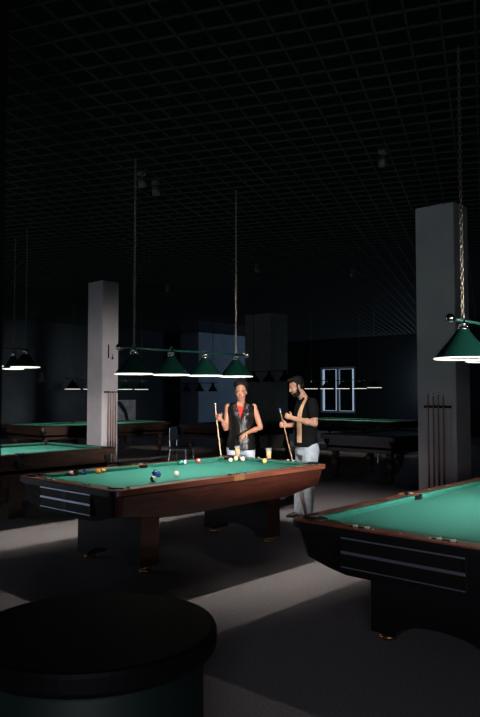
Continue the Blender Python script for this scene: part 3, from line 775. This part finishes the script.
for s in (1, -1):
    hp, kn, an = V(-.02 + s * .085, 0, .86), V(-.02 + s * .10, -.02, .48), V(-.02 + s * .11, .01, .10)
    capsule(b, hp, kn, .105, .07); capsule(b, kn, an, .068, .058)
loft(b, torso_secs(fw, [(-.02, 0, .78, .17, .12), (-.02, 0, .92, .175, .124), (-.02, 0, 1.0, .15, .108)]), 24)
remeshed('jeans', b, M['jeans'], W, .009)
def shoe(p, ax, t, m='shoe', Ls=.13):
    b = B(); a = ax.normalized(); l = V(0, 0, 1).cross(a); p = Vector(p)
    secs = [(-.07, .025, .036, .07), (-.03, .036, .042, .075), (.04, .032, .045, .06), (.1, .026, .046, .045), (.145, .02, .036, .03), (.17, .014, .015, .014)]
    rs = []
    for d, zc, w, h_ in secs:
        c = p + a * d + V(0, 0, h_ * .5 + .004); rs.append([b.verts.new(c + l * (w * math.cos(k * PI / 6)) + V(0, 0, max(-h_ * .5, h_ * .55 * math.sin(k * PI / 6) * 1.2))) for k in range(12)])
    for x, y in zip(rs, rs[1:]): bridge(b, x, y)
    b.faces.new(rs[0][::-1]); b.faces.new(rs[-1]); s_ = obj('shoe', b, M[m], t, True)
    b = B(); box(b, -.075, .17, -.045, .045, 0, .012, .005)
    rot = Matrix.Rotation(math.atan2(a.y, a.x), 4, 'Z')
    for v in b.verts: v.co = rot @ v.co + V(p.x, p.y, 0)
    obj('sole', b, M['ferrule'] if m != 'shoe' else M['plastic'], s_)
for s in (1, -1): shoe((-.02 + s * .11, .01, 0), V(s * .2, -1, 0), W)
cue_between(W.matrix_basis @ V(-.165, -.04, 0) if False else place(.03 - .19, 8.96, 0.0), place(.03 - .35, 8.84, 1.45), 'pale maple cue held upright by the woman in the vest')

# --- the man
Mn = thing('person', 'bearded person in a black t-shirt with a tan stripe chalking a cue', 'person', place(.83, 8.72), FACE)
fm = V(-.93, -.37, 0); hcm = V(-.12, -.035, 1.655); hfm = V(-.93, -.3, -.36)
tm = [(.0, 0, .86, .165, .115), (.0, 0, .95, .165, .118), (.0, 0, 1.05, .155, .112), (0, 0, 1.15, .162, .114), (.0, 0, 1.27, .178, .12), (.01, 0, 1.38, .188, .118), (.015, 0, 1.46, .16, .09), (.0, 0, 1.505, .09, .06)]
b = B(); loft(b, torso_secs(fm, tm), 28)
capsule(b, (0, 0, 1.46), (-.085, -.02, 1.60), .06, .056); head(b, hcm, hfm)
SLm, ELm, WLm = V(.06, -.185, 1.445), V(.085, -.235, 1.20), V(-.19, -.2, 1.268)
SRm, ERm, WRm = V(-.035, .185, 1.445), V(-.05, .215, 1.17), V(-.235, .02, 1.165)
for S, E_, W_ in ((SLm, ELm, WLm), (SRm, ERm, WRm)):
    capsule(b, S, E_, .056, .042); capsule(b, E_, W_, .043, .028); ellipsoid(b, E_ * .65 + W_ * .35, .046, .046, .046)
hand(b, WLm, V(-.9, .42, .35), V(-.1, .2, .9), (.7, .9, .6), 1)
hand(b, WRm, V(-.75, -.55, .1), V(-.1, -.1, .95), (1.0, 1.1, .8), 1)
LH, LK, LA = V(.05, -.085, .88), V(.02, -.1, .48), V(.005, -.1, .09)
RH, RK, RA = V(-.01, .085, .88), V(-.06, .12, .48), V(-.075, .14, .09)
for hp, kn, an in ((LH, LK, LA), (RH, RK, RA)): capsule(b, hp, kn, .09, .058); capsule(b, kn, an, .057, .038)
remeshed('body', b, M['skin_m'], Mn, .0065)
face_bits(Mn, hcm, hfm, M['hair']); lips(Mn, hcm, hfm)
F, Lx, U = head_axes(hfm); b = B()
ellipsoid(b, hcm - F * .028 + U * .05, .09, .081, .084, (F, Lx, U)); ellipsoid(b, hcm + F * .035 + U * .1, .055, .06, .03, (F, Lx, U)); ellipsoid(b, hcm - F * .05 + U * .0, .055, .074, .06, (F, Lx, U))
for s in (1, -1): ellipsoid(b, hcm + F * .012 + Lx * (s * .066) + U * .005, .016, .009, .04, (F, Lx, U))
remeshed('hair', b, M['hair'], Mn, .006, 2)
b = B(); ellipsoid(b, hcm + F * .027 - U * .078, .064, .062, .046, (F, Lx, U)); ellipsoid(b, hcm + F * .055 - U * .098, .034, .036, .026, (F, Lx, U))
for s in (1, -1): capsule(b, hcm + F * .093 - U * .043, hcm + F * .08 + Lx * (s * .026) - U * .05, .007, .005, 8); ellipsoid(b, hcm + F * .02 + Lx * (s * .058) - U * .045, .02, .01, .035, (F, Lx, U))
remeshed('beard', b, M['hair'], Mn, .005, 1)
b = B(); loft(b, torso_secs(fm, [(.0, 0, .905, .175, .128)] + tm[1:-1], .02)[:], 32)
loft(b, torso_secs(fm, [(.015, 0, 1.46, .17, .10), (.005, 0, 1.50, .115, .085), (-.008, 0, 1.525, .075, .066)]), 24)
for S, E_ in ((SLm, ELm), (SRm, ERm)):
    q = S * .34 + E_ * .66; capsule(b, S, q - (E_ - S).normalized() * .03, .074, .068)
def scut(c):
    if c.z < .915 and abs(c.x) < .3: return c.z < .912
    return False
remeshed('tshirt', b, M['shirt'], Mn, .009, 3)
b = B()
capsule(b, LH, LK, .112, .08); capsule(b, LK, LA, .08, .07); capsule(b, RH, RK, .112, .08); capsule(b, RK, RA, .08, .07)
loft(b, torso_secs(fm, [(.0, 0, .80, .17, .122), (.0, 0, .9, .172, .126), (.0, 0, .99, .165, .12)]), 24)
remeshed('jeans', b, M['jeans'], Mn, .009)
shoe((.005, -.1, 0), V(-.95, -.3, 0), Mn); shoe((-.075, .14, 0), V(-.95, .0, 0), Mn)
cue_between(place(.83 - .01, 8.72 - .22, 0), place(.83 - .33, 8.72 - .12, 1.36), 'cue slanting down from the hands of the man in the black t-shirt', None, 'ash')
c = chalk(tuple(place(.83 - .333, 8.72 - .118, 1.364)), 'small chalk cube held on the tip of the cue of the man')
